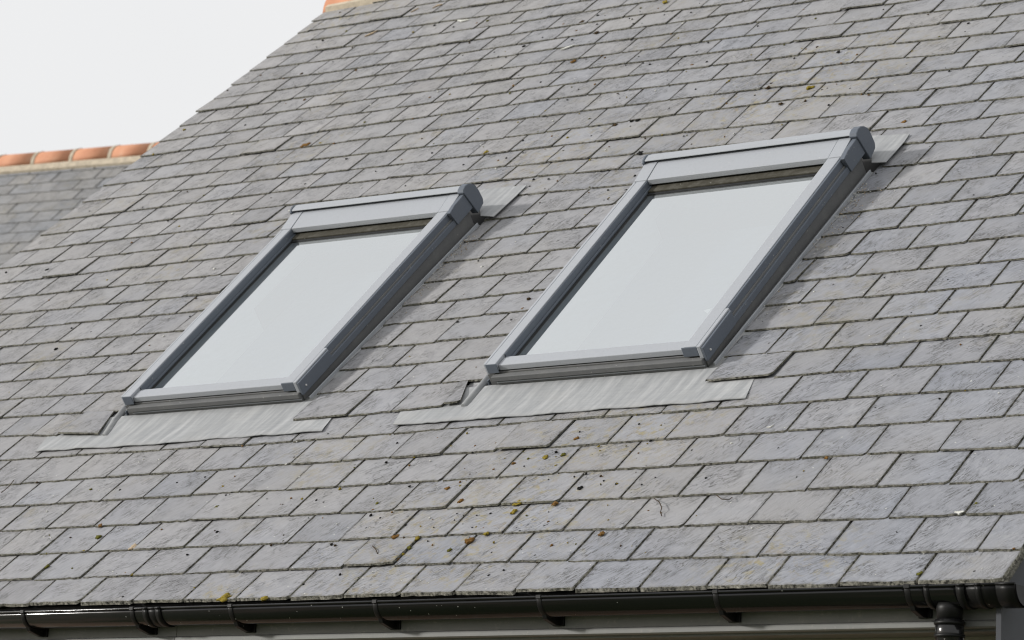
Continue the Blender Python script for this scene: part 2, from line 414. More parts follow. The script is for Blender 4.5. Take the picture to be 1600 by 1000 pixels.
TOP = {18: [(-12,17.95),(-4.3,17.7),(1.3,17.26),(4,17.02),(9.8,16.1),(16,16.0)], 19: [(-12,18.9),(-5.1,18.64),(-.5,18.34),(1.3,18.26),(4,17.94),(10.7,17.04),(16,17.0)],
       20: [(-12,19.85),(-5.6,19.59),(-3.1,19.49),(1,19.06),(9.3,18.14),(16,18.05)], 21: [(-12,20.93),(-6,20.55),(.5,20.04),(7.8,19.33),(10.9,19.0),(16,18.9)],
       22: [(-12,21.92),(-6.7,21.58),(.1,21.01),(6.2,20.76),(8.5,20.2),(10.6,20.05),(16,20)], 23: [(-12,22.84),(-7.2,22.57),(-.4,22.14),(5,21.73),(7,21.4),(10.3,21.02),(16,21)],
       24: [(-12,23.78),(-7.7,23.54),(-.9,23.26),(4.6,22.7),(6.4,22.55),(8.6,22.17),(10,21.98),(16,21.9)], 25: [(-12,24.72),(-1,24.2),(4.3,23.66),(6,23.5),(8.1,23.19),(9.8,22.9),(16,22.8)],
       26: [(-12,25.75),(-1,25.1),(3.9,24.56),(6.6,24.29),(9.4,24),(16,23.9)], 27: [(-12,26.68),(-2,26.0),(3.6,25.47),(6.2,25.2),(8.3,24.9),(16,24.8)],
       28: [(-12,27.58),(-2,26.95),(3.3,26.34),(5.9,26.1),(16,25.7)], 29: [(-12,28.57),(-9.3,28.25),(-5.3,27.93),(-2,27.74),(1.2,27.39),(4,27.25),(16,26.7)],
       30: [(-12,29.6),(-9,29.25),(-5.6,28.84),(-.3,28.48),(1.8,28.15),(16,27.7)], 31: [(-12,30.52),(-8.2,30.06),(-4.4,29.68),(-.7,29.44),(16,28.7)],
       32: [(-12,31.5),(-8.6,31.1),(-4.8,30.61),(-2.7,30.46),(16,29.7)], 33: [(-12,32.37),(-8,31.95),(-4,31.5),(16,30.7)], 34: [(-12,33.2),(-8,32.8),(16,31.7)],
       35: [(-12,34.05),(-8,33.7),(16,32.7)], 36: [(-12,34.95),(-8,34.6),(16,33.8)], 37: [(-12,35.8),(-8,35.5),(16,34.9)]}
KN = {0:[-.1,.97,2.07,3.1,4.1,5.12,6.1,7.1,8.05,9.05,10.02,11.05,12.08,12.98,13.98,15.05],
 1:[-.6,.44,1.5,2.56,3.6,4.6,5.6,6.52,7.52,8.52,9.52,10.5,11.5,12.5,13.5,14.56,15.6], 2:[-1.1,-.03,.93,2.0,3.07,4.05,5.05,6.03,7.0,7.98,9,13,14.02,15.1],
 3:[-2.62,-1.57,-.5,.48,1.52,2.55,5.54,6.52,7.48,8.5,12.48,13.52,14.56], 4:[-3,-2,-1,-.08,.97,1.98,4.95,5.93,6.97,8.0,13,14.08,15.2],
 5:[-3.45,-2.43,-1.5,-.5,1.43,4.47,5.45,6.45,7.43,8.45,11.43,12.5,13.6,14.7], 6:[-2.85,-1.9,-.9,0,.98,4.03,5.02,6.04,7,7.96,10.93,12,13.14,14.2]}
KC = {7:[11.43,12.5,13.72], 8:[10.93,11.93,12.93,13.92], 9:[10.4,11.4,12.43,13.5], 10:[9.82,10.9,11.95,13], 11:[9.4,10.42,11.5,12.5], 12:[10.0,11.0,12.0],
      13:[9.53,10.5,11.56,12.53], 14:[10.1,11.1,12.1], 15:[9.63,10.6,11.58]}
KT = {18:[9.85,11.2], 19:[-3.0,-.4,2.2,10.7], 20:[9.3,10.34], 21:[7.83,8.92,10.02], 22:[6.25,7.4,8.55,9.6], 23:[5.83,6.98,8.05,9.12], 24:[5.32,6.47,7.6,8.65],
      25:[4.95,6.0,7.05,8.15], 26:[4.5,5.58,6.6,7.7], 27:[5.1,6.15,7.28,8.3]}
UL, UR = -12.0, 16.2
def fill(known, lo, hi, phase, sp=1.0):
    """joint positions between lo and hi that keep the known ones and half-bond the rest"""
    ks = sorted(k for k in known if lo+.15 < k < hi-.15)
    if not ks:
        k0 = math.floor((lo+hi)/2) + phase; ks = [k0 + random.uniform(-.05,.05)]
    out = [ks[0]]
    for k in ks[1:]:
        gap = k - out[-1]; n = max(1, round(gap/1.03))
        b0 = out[-1]
        for i in range(1, n): out.append(b0 + gap*i/n + random.uniform(-.045,.045))
        out.append(k)
    while out[0] - lo > 1.3: out.insert(0, out[0] - sp - random.uniform(-.045,.05))
    while hi - out[-1] > 1.3: out.append(out[-1] + sp + random.uniform(-.045,.05))
    if out[0] - lo < .22: out.pop(0)
    if out and hi - out[-1] < .22: out.pop()
    return out

# window corners in roof coordinates (cover top outline): measured
HB, HT = 0.085, 0.130
WIN = []
for BL, BR, TL, TR in (((190,618),(461.5,594.5),(439,359),(702,329.5)), ((756.7,567.4),(1091.8,538.4),(991,284),(1315.5,244.5))):
    q = [at(*BL, HB), at(*BR, HB), at(*TR, HT), at(*TL, HT)]
    WIN.append(q)
WW, WL = 0.985, 1.52     # nominal width, length up to the front edge of the top cover
def wmap(i):
    q = WIN[i]
    def M_(s, t, z):
        x, y = s/WW, t/WL
        a = (q[0][0]*(1-x)+q[1][0]*x)*(1-y) + (q[3][0]*(1-x)+q[2][0]*x)*y
        b = (q[0][1]*(1-x)+q[1][1]*x)*(1-y) + (q[3][1]*(1-x)+q[2][1]*x)*y
        return R(a, b, HB + (HT-HB)*y + z)
    def AB(s, t):
        x, y = s/WW, t/WL
        return ((q[0][0]*(1-x)+q[1][0]*x)*(1-y) + (q[3][0]*(1-x)+q[2][0]*x)*y, (q[0][1]*(1-x)+q[1][1]*x)*(1-y) + (q[3][1]*(1-x)+q[2][1]*x)*y)
    return M_, AB
def side_a(i, right, b, off=0.0):
    """a of the window's side at height b up the slope"""
    M_, AB = wmap(i); s = WW if right else 0.0
    a0, b0 = AB(s, 0); a1, b1 = AB(s, WL)
    return a0 + (a1-a0)*(b-b0)/(b1-b0) + off

SL = []   # dict(a0b,a1b,a0t,a1t (top), b0, bn (next course), th, row)
def add_row(tab, nxt, joints, lo, hi, row, lofn=None, hifn=None, th0=0.0060):
    es = [lo] + joints + [hi]
    for i in range(len(es)-1):
        u0, u1 = es[i], es[i+1]; um = (u0+u1)/2
        b0 = interp(tab, um)*GA; bn = interp(nxt, um)*GA
        jit = random.gauss(0, .0022)
        gap = 0.0032
        L_ = (bn-b0)*2.02
        a0b = a0t = u0*0.25 + gap/2 + abs(random.gauss(0,.0010)); a1b = a1t = u1*0.25 - gap/2 - abs(random.gauss(0,.0012))
        if i == 0 and lofn: a0b, a0t = lofn(b0), lofn(b0+L_)
        if i == len(es)-2 and hifn: a1b, a1t = hifn(b0), hifn(b0+L_)
        if i == 0 and not lofn and lo == UL: a0b = a0t = u0*.25 + random.uniform(-.006,.004)
        sk = random.gauss(0, .0016)
        tilt = (interp(tab, u1)-interp(tab, u0))*GA
        lf = .0075 if (row == 7 and i == 0 and lofn) else (.013 if (row == 7 and i == len(es)-2 and hifn) else 0)
        SL.append(dict(a0b=a0b, a1b=a1b, a0t=a0t+sk, a1t=a1t+sk, b0=b0+jit, bn=bn, L=L_, tilt=tilt, row=row, th=th0*random.uniform(.82,1.25), lift=abs(random.gauss(0,.0014)) + lf + (random.uniform(.003,.007) if random.random() < .05 else 0)))
def ph(n): return 0.0 if n % 2 == 0 else 0.5
for n in range(0, 7):
    add_row(LOW[n], LOW[n+1], fill(KN[n], UL, UR, ph(n)), UL, UR, n, th0=0.0115 if n == 0 else 0.0060)
# course 7 is broken by the two lead aprons
cutL0 = lambda b: .018 + at(150,682)[0] + (b-1.30)*(-0.42)
cutL1 = lambda b: at(459,655)[0] + (b-1.30)*(-0.02)
cutR0 = lambda b: .018 + at(712,636)[0] + (b-1.30)*(-0.42)
cutR1 = lambda b: at(1100,600)[0] + (b-1.30)*(-0.02)
def seg(tab, nxt, kn, lo, hi, row, lofn=None, hifn=None):
    add_row(tab, nxt, fill(kn, lo, hi, ph(row)), lo, hi, row, lofn, hifn)
N8 = [[(-7,8.15),(-3.2,8.02),(0,7.97),(5,8.01),(9,8.08),(16,8.04)]][0]
seg(LOW[7], N8, [-10.5,-9.5,-8.5,-7.5,-6.5,-5.5,-4.6,-3.9], UL, cutL0(1.3)*4, 7, None, cutL0)
seg(LOW[7], N8, [2.66,3.55], cutL1(1.3)*4, cutR0(1.3)*4, 7, cutL1, cutR0)
seg(LOW[7], N8, [10.45]+KC[7], cutR1(1.3)*4, UR, 7, cutR1, None)
def rowcut(i, right, off): return lambda b: side_a(i, right, b, off)
for k, tab in enumerate(RA):
    n = 8+k; nxt = RA[k+1] if k+1 < len(RA) else TOP[18]
    bb = interp(tab, -4)*GA; f = rowcut(0, False, -.018)
    seg(tab, nxt, [], UL, f(bb)*4, n, None, f)
for k, tab in enumerate(RB):
    n = 8+k; nxt = RB[k+1] if k+1 < len(RB) else TOP[18]
    bb = interp(tab, 2)*GA; f0 = rowcut(0, True, .050); f1 = rowcut(1, False, -.018)
    seg(tab, nxt, [], f0(bb)*4, f1(bb)*4, n, f0, f1)
for k, tab in enumerate(RC):
    n = 8+k; nxt = RC[k+1] if k+1 < len(RC) else TOP[18]
    bb = interp(tab, 10)*GA; f0 = rowcut(1, True, .050)
    seg(tab, nxt, KC.get(n, []), f0(bb)*4, UR, n, f0, None)
# course 18 runs over the left window, is cut at the right one
f0 = rowcut(1, True, .075)
seg(TOP[18], TOP[19], [], UL, 5.0, 18)
seg(TOP[18], TOP[19], KT[18], f0(16.2*GA)*4, UR, 18, f0, None)
for n in range(19, 37):
    add_row(TOP[n], TOP[n+1], fill(KT.get(n, []), UL, UR, ph(n)), UL, UR, n)

def build_slate(bm, d, lay_uv, lay_pl, lay_tone, tone, off):
    """one riven slate: ragged lower edge, rough sides, dressed arris"""
    rnd = random.Random(hash((round(d['a0b'],3), d['row'])) & 0xffff)
    a0b, a1b, a0t, a1t, b0, L_, th = d['a0b'], d['a1b'], d['a0t'], d['a1t'], d['b0'], d['L'], d['th']
    w_ = a1b-a0b
    slope = 0.0064/max(d['bn']-d['b0'], .1)*1.06
    def P(a, y, h):     # y measured up from the slate's lower edge
        f = (a-a0b)/w_ if w_ > 0 else 0
        return (a, b0 + y + d['tilt']*(f-.5), h)
    cr_ = rnd.uniform(.005, .017) if rnd.random() < .34 else rnd.uniform(.001,.005)
    cl_ = rnd.uniform(.004, .010) if rnd.random() < .15 else rnd.uniform(.001,.004)
    nb = 9
    pts = []
    pts.append((a0b, cl_))
    for k in range(nb+1):
        a = a0b + cl_*.8 + (w_ - cl_*.8 - cr_*.9)*k/nb
        pts.append((a, rnd.gauss(0, .0011) + (rnd.random() < .06)*.004))
    pts.append((a1b, cr_))
    for k in (1, 2, 3):
        y = cr_ + (L_*.5-cr_)*k/3
        pts.append((a1b + (a1t-a1b)*y/L_ + rnd.gauss(0,.0008), y))
    pts.append((a1t, L_)); pts.append((a0t, L_))
    for k in (3, 2, 1):
        y = cl_ + (L_*.5-cl_)*k/3
        pts.append((a0b + (a0t-a0b)*y/L_ + rnd.gauss(0,.0008), y))
    nn = len(pts); cx = (a0b+a1b)/2; cyy = L_/2
    lift = d['lift']; warp = rnd.gauss(0, .0012)
    def hh(a, y): return lift*(1-y/L_) - slope*y + warp*((a-cx)/max(w_,.05)*2)*(1-y/L_)
    ins = .0022
    top = []; bot = []
    for a, y in pts:
        ai = a + (ins if a < cx else -ins)*(abs(a-cx) > w_*.3); yi = y + (ins*1.2 if y < L_*.3 else 0)
        top.append(bm.verts.new(R(*P(ai, yi, hh(a, y)))))
        bot.append(bm.verts.new(R(*P(a, y - rnd.uniform(0,.0018)*(y < .02), hh(a, y) - th))))
    f = bm.faces.new(top); f.material_index = 0
    fl = [f]
    for k in range(nn):
        j = (k+1) % nn
        q = bm.faces.new((bot[k], bot[j], top[j], top[k])); q.material_index = 1; fl.append(q)
    fl.append(bm.faces.new(bot[::-1])); fl[-1].material_index = 1
    for q in fl:
        for lp in q.loops:
            co = lp.vert.co; a = co.x/S; b = ((co.y/S)*CT + (co.z-Z0)/S*ST)
            lp[lay_uv].uv = ((a-a0b)*S + off[0], (b-b0)*S + off[1])
            lp[lay_pl].uv = ((a-a0b)/max(w_,.01), (b-b0)/GA)
            lp[lay_tone] = (*tone, 1)
def slate_layers(bm):
    return bm.loops.layers.uv.new('grain'), bm.loops.layers.uv.new('place'), bm.loops.layers.float_color.new('tone')
def tone_for(d):
    a = (d['a0b']+d['a1b'])/2
    warm = min(1, max(0, .50 - .11*(a-1.0) + random.gauss(0, .15)))
    lightv = min(1, max(0, random.gauss(.5, .24)))
    return (lightv, warm, random.random())
vis = []
for d in SL:
    cs = [project(R(d['a0b'], d['b0'])), project(R(d['a1b'], d['b0'])), project(R(d['a1b'], d['bn'])), project(R(d['a0b'], d['bn']))]
    xs = [min(1600, max(0, c[0])) for c in cs]; ys = [min(1000, max(0, c[1])) for c in cs]
    ar = abs(sum(xs[i]*ys[(i+1)%4]-xs[(i+1)%4]*ys[i] for i in range(4)))/2
    # hidden behind a roof window
    vis.append(ar)
order = sorted(range(len(SL)), key=lambda i: -vis[i])
single = set(order[:298])
rest = bmesh.new(); rl = slate_layers(rest)
for i, d in enumerate(SL):
    t = tone_for(d); off = (random.uniform(0, 40), random.uniform(0, 40))
    if i in single:
        bm = bmesh.new(); ly = slate_layers(bm); build_slate(bm, d, *ly, t, off)
        finish('slate', bm, [SLATE, EDGE0 if d['row'] == 0 else EDGE], house)
    else:
        build_slate(rest, d, *rl, t, off)
tag(finish('slates_beyond', rest, [SLATE, EDGE], house), kind='stuff')
print('slates', len(SL))

# felt and deck under the slates, with the two openings
bm = bmesh.new()
openings = []
for i in (0, 1):
    M_, AB = wmap(i)
    openings.append((AB(0.06, 0)[0], AB(WW-.06, 0)[0], AB(0, .03)[1], AB(0, WL)[1]))
o0, o1 = openings
A0, A1, B0, B1 = UL*.25+.02, UR*.25-.03, 0.03, 6.78
y0_, y1_ = o0[2]+.02, o0[3]-.02
for x0, x1, q0, q1 in ((A0,A1,B0,y0_), (A0,A1,y1_,B1), (A0,o0[0]-.06,y0_,y1_), (o0[1]+.0,o1[0]-.06,y0_,y1_), (o1[1]+.0,A1,y0_,y1_)):
    box_m(bm, R, x0, x1, q0, q1, -.16, -.028)
finish('roof_deck', bm, DECK, house)

# ------------------------------------------------------------------ roof windows
def uv_sheet(bm, M_, ss, ts, zf, th=0.003, jit=0.0):
    """a thin sheet of metal over a grid of (s,t)"""
    lay = bm.loops.layers.uv.get('grain') or bm.loops.layers.uv.new('grain')
    T = [[bm.verts.new(M_(s_, t_, zf(s_, t_))) for s_ in ss] for t_ in ts]
    Bt = [[bm.verts.new(M_(s_, t_, zf(s_, t_)-th)) for s_ in ss] for t_ in ts]
    F = []
    for i in range(len(ts)-1):
        for j in range(len(ss)-1):
            F.append((bm.faces.new((T[i][j],T[i][j+1],T[i+1][j+1],T[i+1][j])), i, j))
            bm.faces.new((Bt[i][j],Bt[i+1][j],Bt[i+1][j+1],Bt[i][j+1]))
    for j in range(len(ss)-1):
        bm.faces.new((Bt[0][j],Bt[0][j+1],T[0][j+1],T[0][j])); bm.faces.new((T[-1][j],T[-1][j+1],Bt[-1][j+1],Bt[-1][j]))
    for i in range(len(ts)-1):
        bm.faces.new((T[i][0],T[i+1][0],Bt[i+1][0],Bt[i][0])); bm.faces.new((Bt[i][-1],Bt[i+1][-1],T[i+1][-1],T[i][-1]))
    for f, i, j in F:
        f.smooth = True
    for f in bm.faces:
        for lp in f.loops:
            co = lp.vert.co; lp[lay].uv = (co.x, ((co.y)*CT + (co.z-Z0)*ST))

def roof_window(i):
    M_, AB = wmap(i)
    def part(name, mat, parent, fn, bevel=0.0022, smooth=False):
        bm = bmesh.new(); fn(bm); return finish(name, bm, mat, parent, bevel=bevel, smooth=smooth)
    B = lambda *a: (lambda bm: [box_m(bm, M_, *x) for x in (a if isinstance(a[0], tuple) else (a,))])
    z_roof = -.085
    # kerb: the fixed frame, seen below the cladding
    kb = part('roof_window', KERB, house, B(
        (-.004, .055, -.005, WL+.13, z_roof-.10, -.030), (WW-.052, WW+.012, -.005, WL+.13, z_roof-.10, -.030),
        (.055, WW-.052, -.005, .050, z_roof-.10, -.040), (.055, WW-.052, WL+.02, WL+.13, z_roof-.14, -.02)))
    tag(kb, ['left grey roof window, smaller in view, reflecting pale sky', 'right grey roof window, larger in view, with a white mark low on its pane'][i])
    # side covers, each with its outer lip
    def side(x0, x1, lip0, lip1):
        return B((x0, x1, -.012, WL+.01, -.034, 0), (lip0, lip1, -.006, WL+.10, -.050, -.002))
    part('side_cover', FRAME, kb, side(.013, .060, -.004, .0095))
    part('side_cover', FRAME, kb, B((WW-.063, WW-.006, -.010, WL+.01, -.036, 0)))
    # stepped cladding down the right flank
    part('side_cladding', FRAME_SHADE, kb, B((WW-.0035, WW+.006, -.008, WL+.02, -.036, -.0015)))
    part('side_cladding', FRAME_SHADE, kb, B((WW+.006, WW+.020, -.002, WL+.03, -.066, -.039)))
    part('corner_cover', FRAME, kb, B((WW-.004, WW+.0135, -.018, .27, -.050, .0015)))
    part('corner_cover', FRAME_SHADE, kb, B((WW+.0135, WW+.026, -.018, .26, -.062, -.004)))
    # screws
    def scr(bm):
        for t_, z_ in ((.022, -.036),):
            c = M_(WW+.027, t_, z_); r_ = .005*S
            bmesh.ops.create_uvsphere(bm, u_segments=10, v_segments=6, radius=r_, matrix=Matrix.Translation(c))
    part('screw', SCREW, kb, scr, 0)
    # sash: bottom rail with its groove, under it the lower rail and the recessed kerb face
    part('bottom_rail', FRAME, kb, B((.062, WW-.065, -.004, .054, -.036, -.012), (.062, WW-.065, .0563, .070, -.040, -.016)))
    part('rail_end', FRAME_SHADE, kb, B((.011, .064, -.016, -.0125, -.040, -.0005)))
    part('rail_end', FRAME_SHADE, kb, B((WW-.072, WW-.004, -.016, -.0105, -.040, -.0005)))
    part('lower_rail', KERB, kb, B((.028, WW+.010, -.034, -.004, -.068, -.0465)))
    part('kerb_face', KERB, kb, B((.040, WW+.006, -.022, -.0055, z_roof-.015, -.066)))
    part('kerb_lip', FRAME, kb, B((.040, WW+.008, -.0245, -.0225, z_roof+.006, z_roof+.011)), 0)
    # inner faces round the glass: dark rebate and gasket steps
    gz = -.044
    part('rebate', FRAME_SHADE, kb, B(.0605, .0655, .066, WL+.015, gz-.004, -.004), .001)
    part('rebate', FRAME_SHADE, kb, B(.0657, .0735, .070, WL+.015, gz-.004, -.030), .001)
    part('rebate', FRAME_SHADE, kb, B(WW-.071, WW-.0635, .066, WL+.015, gz-.004, -.008), .001)
    part('gasket', RUBBER, kb, B((.0737, .0785, .0705, WL+.01, gz-.004, gz+.006), (.0787, WW-.0765, .0703, .0745, gz-.004, gz+.004), (WW-.0762, WW-.0712, .0705, WL+.01, gz-.004, gz+.003)), .001)
    part('vent_flap', GASK, kb, B(.075, WW-.0714, WL-.046, WL+.015, gz-.004, gz+.012), .002)
    part('top_gasket', RUBBER, kb, B(.0788, WW-.0764, WL-.060, WL-.0465, gz-.004, gz+.005), .001)
    # glass
    def glass(bm):
        v = [bm.verts.new(M_(s_, t_, gz)) for s_, t_ in ((.072,.0695),(WW-.0705,.0695),(WW-.0705,WL-.02),(.072,WL-.02))]
        bm.faces.new(v)
    part('glass_pane', GLASS, kb, glass, 0)
    # white lined shaft, closed by an added panel coloured like the dim room
    dp = -.26
    def shaft(bm):
        x0, x1, q0, q1 = .068, WW-.068, .062, WL+.02
        P = lambda s_, t_, z_: M_(s_, t_, z_)
        for c in (((x0,q0),(x0,q1)), ((x1,q1),(x1,q0)), ((x0,q1),(x1,q1)), ((x1,q0),(x0,q0))):
            (sa, ta), (sb, tb) = c
            bm.faces.new([bm.verts.new(p) for p in (P(sa,ta,z1_), P(sb,tb,z1_), P(sb,tb,z2_), P(sa,ta,z2_))])
    z1_, z2_ = gz-.036, dp-.02
    part('shaft_lining', PLASTER, kb, shaft, 0)
    z1_, z2_ = gz-.005, gz-.036
    part('sash_inner', SASHIN, kb, shaft, 0)
    part('shaft_panel', SHAFT_PANEL, kb, B((.062, WW-.062, .056, WL+.025, dp-.012, dp)), 0)
    # top cover, its joint pieces and the rounded hood above it
    part('top_cover', FRAME, kb, lambda bm: extrude_profile(bm, M_, [(WL-.002,.0015),(WL-.002,-.022),(WL+.02,-.03),(WL+.20,-.03),(WL+.20,.016),(WL+.118,.016)], .066, WW-.062), .0015)
    part('top_cover_end', FRAME, kb, lambda bm: extrude_profile(bm, M_, [(WL-.004,.0035),(WL-.004,-.020),(WL+.02,-.03),(WL+.20,-.03),(WL+.20,.018),(WL+.118,.018)], .002, .0635), .0015)
    part('top_cover_end', FRAME, kb, lambda bm: extrude_profile(bm, M_, [(WL-.004,.0035),(WL-.004,-.020),(WL+.02,-.03),(WL+.20,-.03),(WL+.20,.018),(WL+.118,.018)], WW-.0595, WW-.001), .0015)
    hp = []
    for k in range(9):
        an = math.radians(200 - k*22)
        hp.append((WL+.175 + .050*math.cos(an), -.004 + .042*math.sin(an) + .004))
    hp = [(WL+.136,.0255),(WL+.128,.029),(WL+.130,.033),(WL+.150,.0365),(WL+.175,.0365),(WL+.198,.028),(WL+.217,.011),(WL+.228,-.01),(WL+.232,-.06),(WL+.165,-.06),(WL+.165,.0205)]
    part('hood', FRAME, kb, lambda bm: extrude_profile(bm, M_, hp, .006, WW-.002), .001)
    cap = [(WL+.122,.012),(WL+.114,.029),(WL+.125,.041),(WL+.150,.047),(WL+.178,.044),(WL+.205,.031),(WL+.228,.012),(WL+.240,-.02),(WL+.246,-.066),(WL+.236,-.085),(WL+.165,-.100),(WL+.140,-.035)]
    part('end_cap', FRAME_SHADE, kb, lambda bm: extrude_profile(bm, M_, cap, WW-.0015, WW+.034), .003)
    part('end_cap', FRAME_SHADE, kb, lambda bm: extrude_profile(bm, M_, [(p*1.0+(.004 if p < WL+.16 else 0), max(q*.88, -.09)) for p, q in cap], -.006, .0055), .003)
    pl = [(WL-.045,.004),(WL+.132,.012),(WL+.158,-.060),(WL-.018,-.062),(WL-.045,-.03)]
    part('side_plate', FRAME_SHADE, kb, lambda bm: extrude_profile(bm, M_, [(WL-.040,.006),(WL+.020,.016),(WL+.125,.018),(WL+.152,-.064),(WL-.012,-.066)], WW+.0065, WW+.027), .002)
    # lead: apron below, soaker upstand on the right, folded corner piece at the top right
    zf0 = lambda s_, t_: 0
    if i == 0:
        bl, br_, tr_ = at(56,706,.004), at(503,674,.004), at(521,652,.004)
        folds = [at(106,702,.004)[0], at(175,699,.004)[0], at(459,677,.004)[0]]
        edge = [(56,706),(106,702.5),(175,699),(250,694),(330,687),(400,682),(459,677.5),(503,674)]
    else:
        bl, br_, tr_ = at(614.5,665,.004), at(1165,622.5,.004), at(1186,597,.004)
        edge = [(614.5,665),(672,661.5),(752.6,655),(850,648),(944.5,640),(1030,634),(1122,627),(1165,622.5)]
    ep = [at(x, y, .004) for x, y in edge]
    bt = AB(0, -.02)[1]
    def apron(bm):
        lay = bm.loops.layers.uv.new('grain')
        N = 46; Mr = 9; rows = []
        rr = random.Random(5+i)
        wav = [rr.gauss(0, 1) for _ in range(N+1)]
        for r_ in range(Mr+1):
            f = r_/Mr; row_ = []
            for c in range(N+1):
                g_ = c/N; a = ep[0][0] + (ep[-1][0]-ep[0][0])*g_
                b0_ = interp([(p[0], p[1]) for p in ep], a) + wav[c]*.0012
                b = b0_ + (bt - b0_)*f
                a_ = a - f*.11 + (0.03*f if g_ > .5 else 0)
                bq = b - (b0_-.0)
                h = .0058 - .0105*min(1, max(0, (b-1.19)/.14)) + .0022*(1-f)*(1 + .9*math.sin(c*.9+i)) * (1 if r_ < 2 else .2)
                # two dressed folds running up the sheet
                for cf in ((.155,.86) if i == 0 else (.11,.26,.925)):
                    h += .004*math.exp(-((g_-cf)/.006)**2)*(1 if f < .3 else .4)
                row_.append((a_, b, h))
            rows.append(row_)
        T = [[bm.verts.new(R(*p)) for p in r_] for r_ in rows]
        Bv = [[bm.verts.new(R(p[0], p[1], p[2]-.003)) for p in r_] for r_ in rows[:2]]
        for r_ in range(Mr):
            for c in range(N):
                bm.faces.new((T[r_][c],T[r_][c+1],T[r_+1][c+1],T[r_+1][c])).smooth = True
        for c in range(N):
            bm.faces.new((Bv[0][c],Bv[0][c+1],T[0][c+1],T[0][c])); bm.faces.new((Bv[0][c+1],Bv[0][c],Bv[1][c],Bv[1][c+1]))
        for f in bm.faces:
            for lp in f.loops:
                co = lp.vert.co; lp[lay].uv = (co.x, co.y*CT + (co.z-Z0)*ST)
    bm = bmesh.new(); apron(bm); finish('lead_apron', bm, LEAD, kb, recalc=False)
    # soaker: flat lead tray between kerb and slates, with a rolled rim
    def soak(bm):
        uv_sheet(bm, M_, [WW+.0125, WW+.085], [-.02, .4, .8, 1.2, WL+.12], lambda s_, t_: -HB - (HT-HB)*t_/WL - .006 if t_ > .0 else -HB-.004)
    part('lead_soaker', LEAD, kb, soak, 0)
    part('soaker_rim', FRAME, kb, lambda bm: hexa(bm, [M_(WW+x, t_, -(HB + (HT-HB)*t_/WL) + z_) for z_ in (-.010, .007) for x, t_ in ((.034,-.004),(.041,-.004),(.041,WL+.12),(.034,WL+.12))]), .001)
    # left channel beside the apron
    part('soaker_rim', FRAME_SHADE, kb, lambda bm: hexa(bm, [M_(x, t_, -(HB + (HT-HB)*t_/WL) + z_) for z_ in (-.010, .010) for x, t_ in ((-.018,-.008),(-.011,-.008),(-.008,WL),(-.015,WL))]), .001)
    def soak2(bm):
        uv_sheet(bm, M_, [-.13, -.002], [-.13, -.02, .10, .5, 1.0, WL+.1], lambda s_, t_: -HB - (HT-HB)*t_/WL - .0135)
    part('lead_soaker', LEAD, kb, soak2, 0)
    # lead welt that runs down-left from the lower left corner along the cut slate
    wl_ = [(197,633),(178,656),(163,679)] if i == 0 else [(763,587),(742,611),(724,633)]
    bm = bmesh.new(); lay = bm.loops.layers.uv.new('grain')
    pr_ = []
    for x, y in wl_:
        a, b = at(x, y, .004); pr_.append((a, b))
    secs = []
    for a, b in pr_:
        secs.append([bm.verts.new(R(a+da, b, h)) for da, h in ((-.014,-.008),(-.011,.006),(-.004,.009),(.004,.005),(.014,-.003),(.014,-.009),(-.014,-.010))])
    for p_, q_ in zip(secs, secs[1:]):
        for k in range(len(p_)): bm.faces.new((p_[k], p_[(k+1)%len(p_)], q_[(k+1)%len(p_)], q_[k])).smooth = k < 4
    bm.faces.new(secs[0]); bm.faces.new(secs[-1][::-1])
    for f in bm.faces:
        for lp in f.loops:
            co = lp.vert.co; lp[lay].uv = (co.x, co.y*CT + (co.z-Z0)*ST)
    finish('lead_welt', bm, LEAD, kb)
    # folded corner piece
    if i == 0: cp = [(746,297,.02),(823,289,.006),(807,305,.008),(771,338,.018),(751,337,.022)]
    else: cp = [(1360,212,.02),(1421,209,.006),(1413,221,.008),(1384,253,.018),(1362,254,.022)]
    def corner(bm):
        lay = bm.loops.layers.uv.new('grain')
        pts = [Vector((*at(x, y, h), h)) for x, y, h in cp]
        mid = pts[0]*.45 + pts[4]*.55; mid2 = pts[2]
        vt = [bm.verts.new(R(p.x, p.y, p.z)) for p in (pts[0], pts[1], pts[2], mid, pts[3], pts[4])]
        vb = [bm.verts.new(R(p.x, p.y, p.z-.003)) for p in (pts[0], pts[1], pts[2], mid, pts[3], pts[4])]
        bm.faces.new((vt[0],vt[3],vt[2],vt[1])); bm.faces.new((vt[3],vt[5],vt[4],vt[2]))
        loop = [0,3,5,4,2,1]
        for a, b in zip(loop, loop[1:]+loop[:1]): bm.faces.new((vb[a],vb[b],vt[b],vt[a]))
        bm.faces.new((vb[0],vb[1],vb[2],vb[3])); bm.faces.new((vb[3],vb[2],vb[4],vb[5]))
        for f in bm.faces:
            for lp in f.loops:
                co = lp.vert.co; lp[lay].uv = (co.x, co.y*CT + (co.z-Z0)*ST)
    bm = bmesh.new(); corner(bm); finish('lead_corner', bm, LEAD, kb)
    if i == 1:  # small reflection in the right pane, built as a white triangle
        def reflection(bm):
            c = [(1099,485),(1112,481.5),(1105.5,490)]
            vv = []
            for x, y in c:
                hz = HB + gz + .0025 + .004
                a, b = at(x, y, hz); vv.append(bm.verts.new(R(a, b, hz)))
            bm.faces.new(vv)
        part('pane_reflection', WHITE, kb, reflection, 0)
    return kb
for i in (0, 1): roof_window(i)

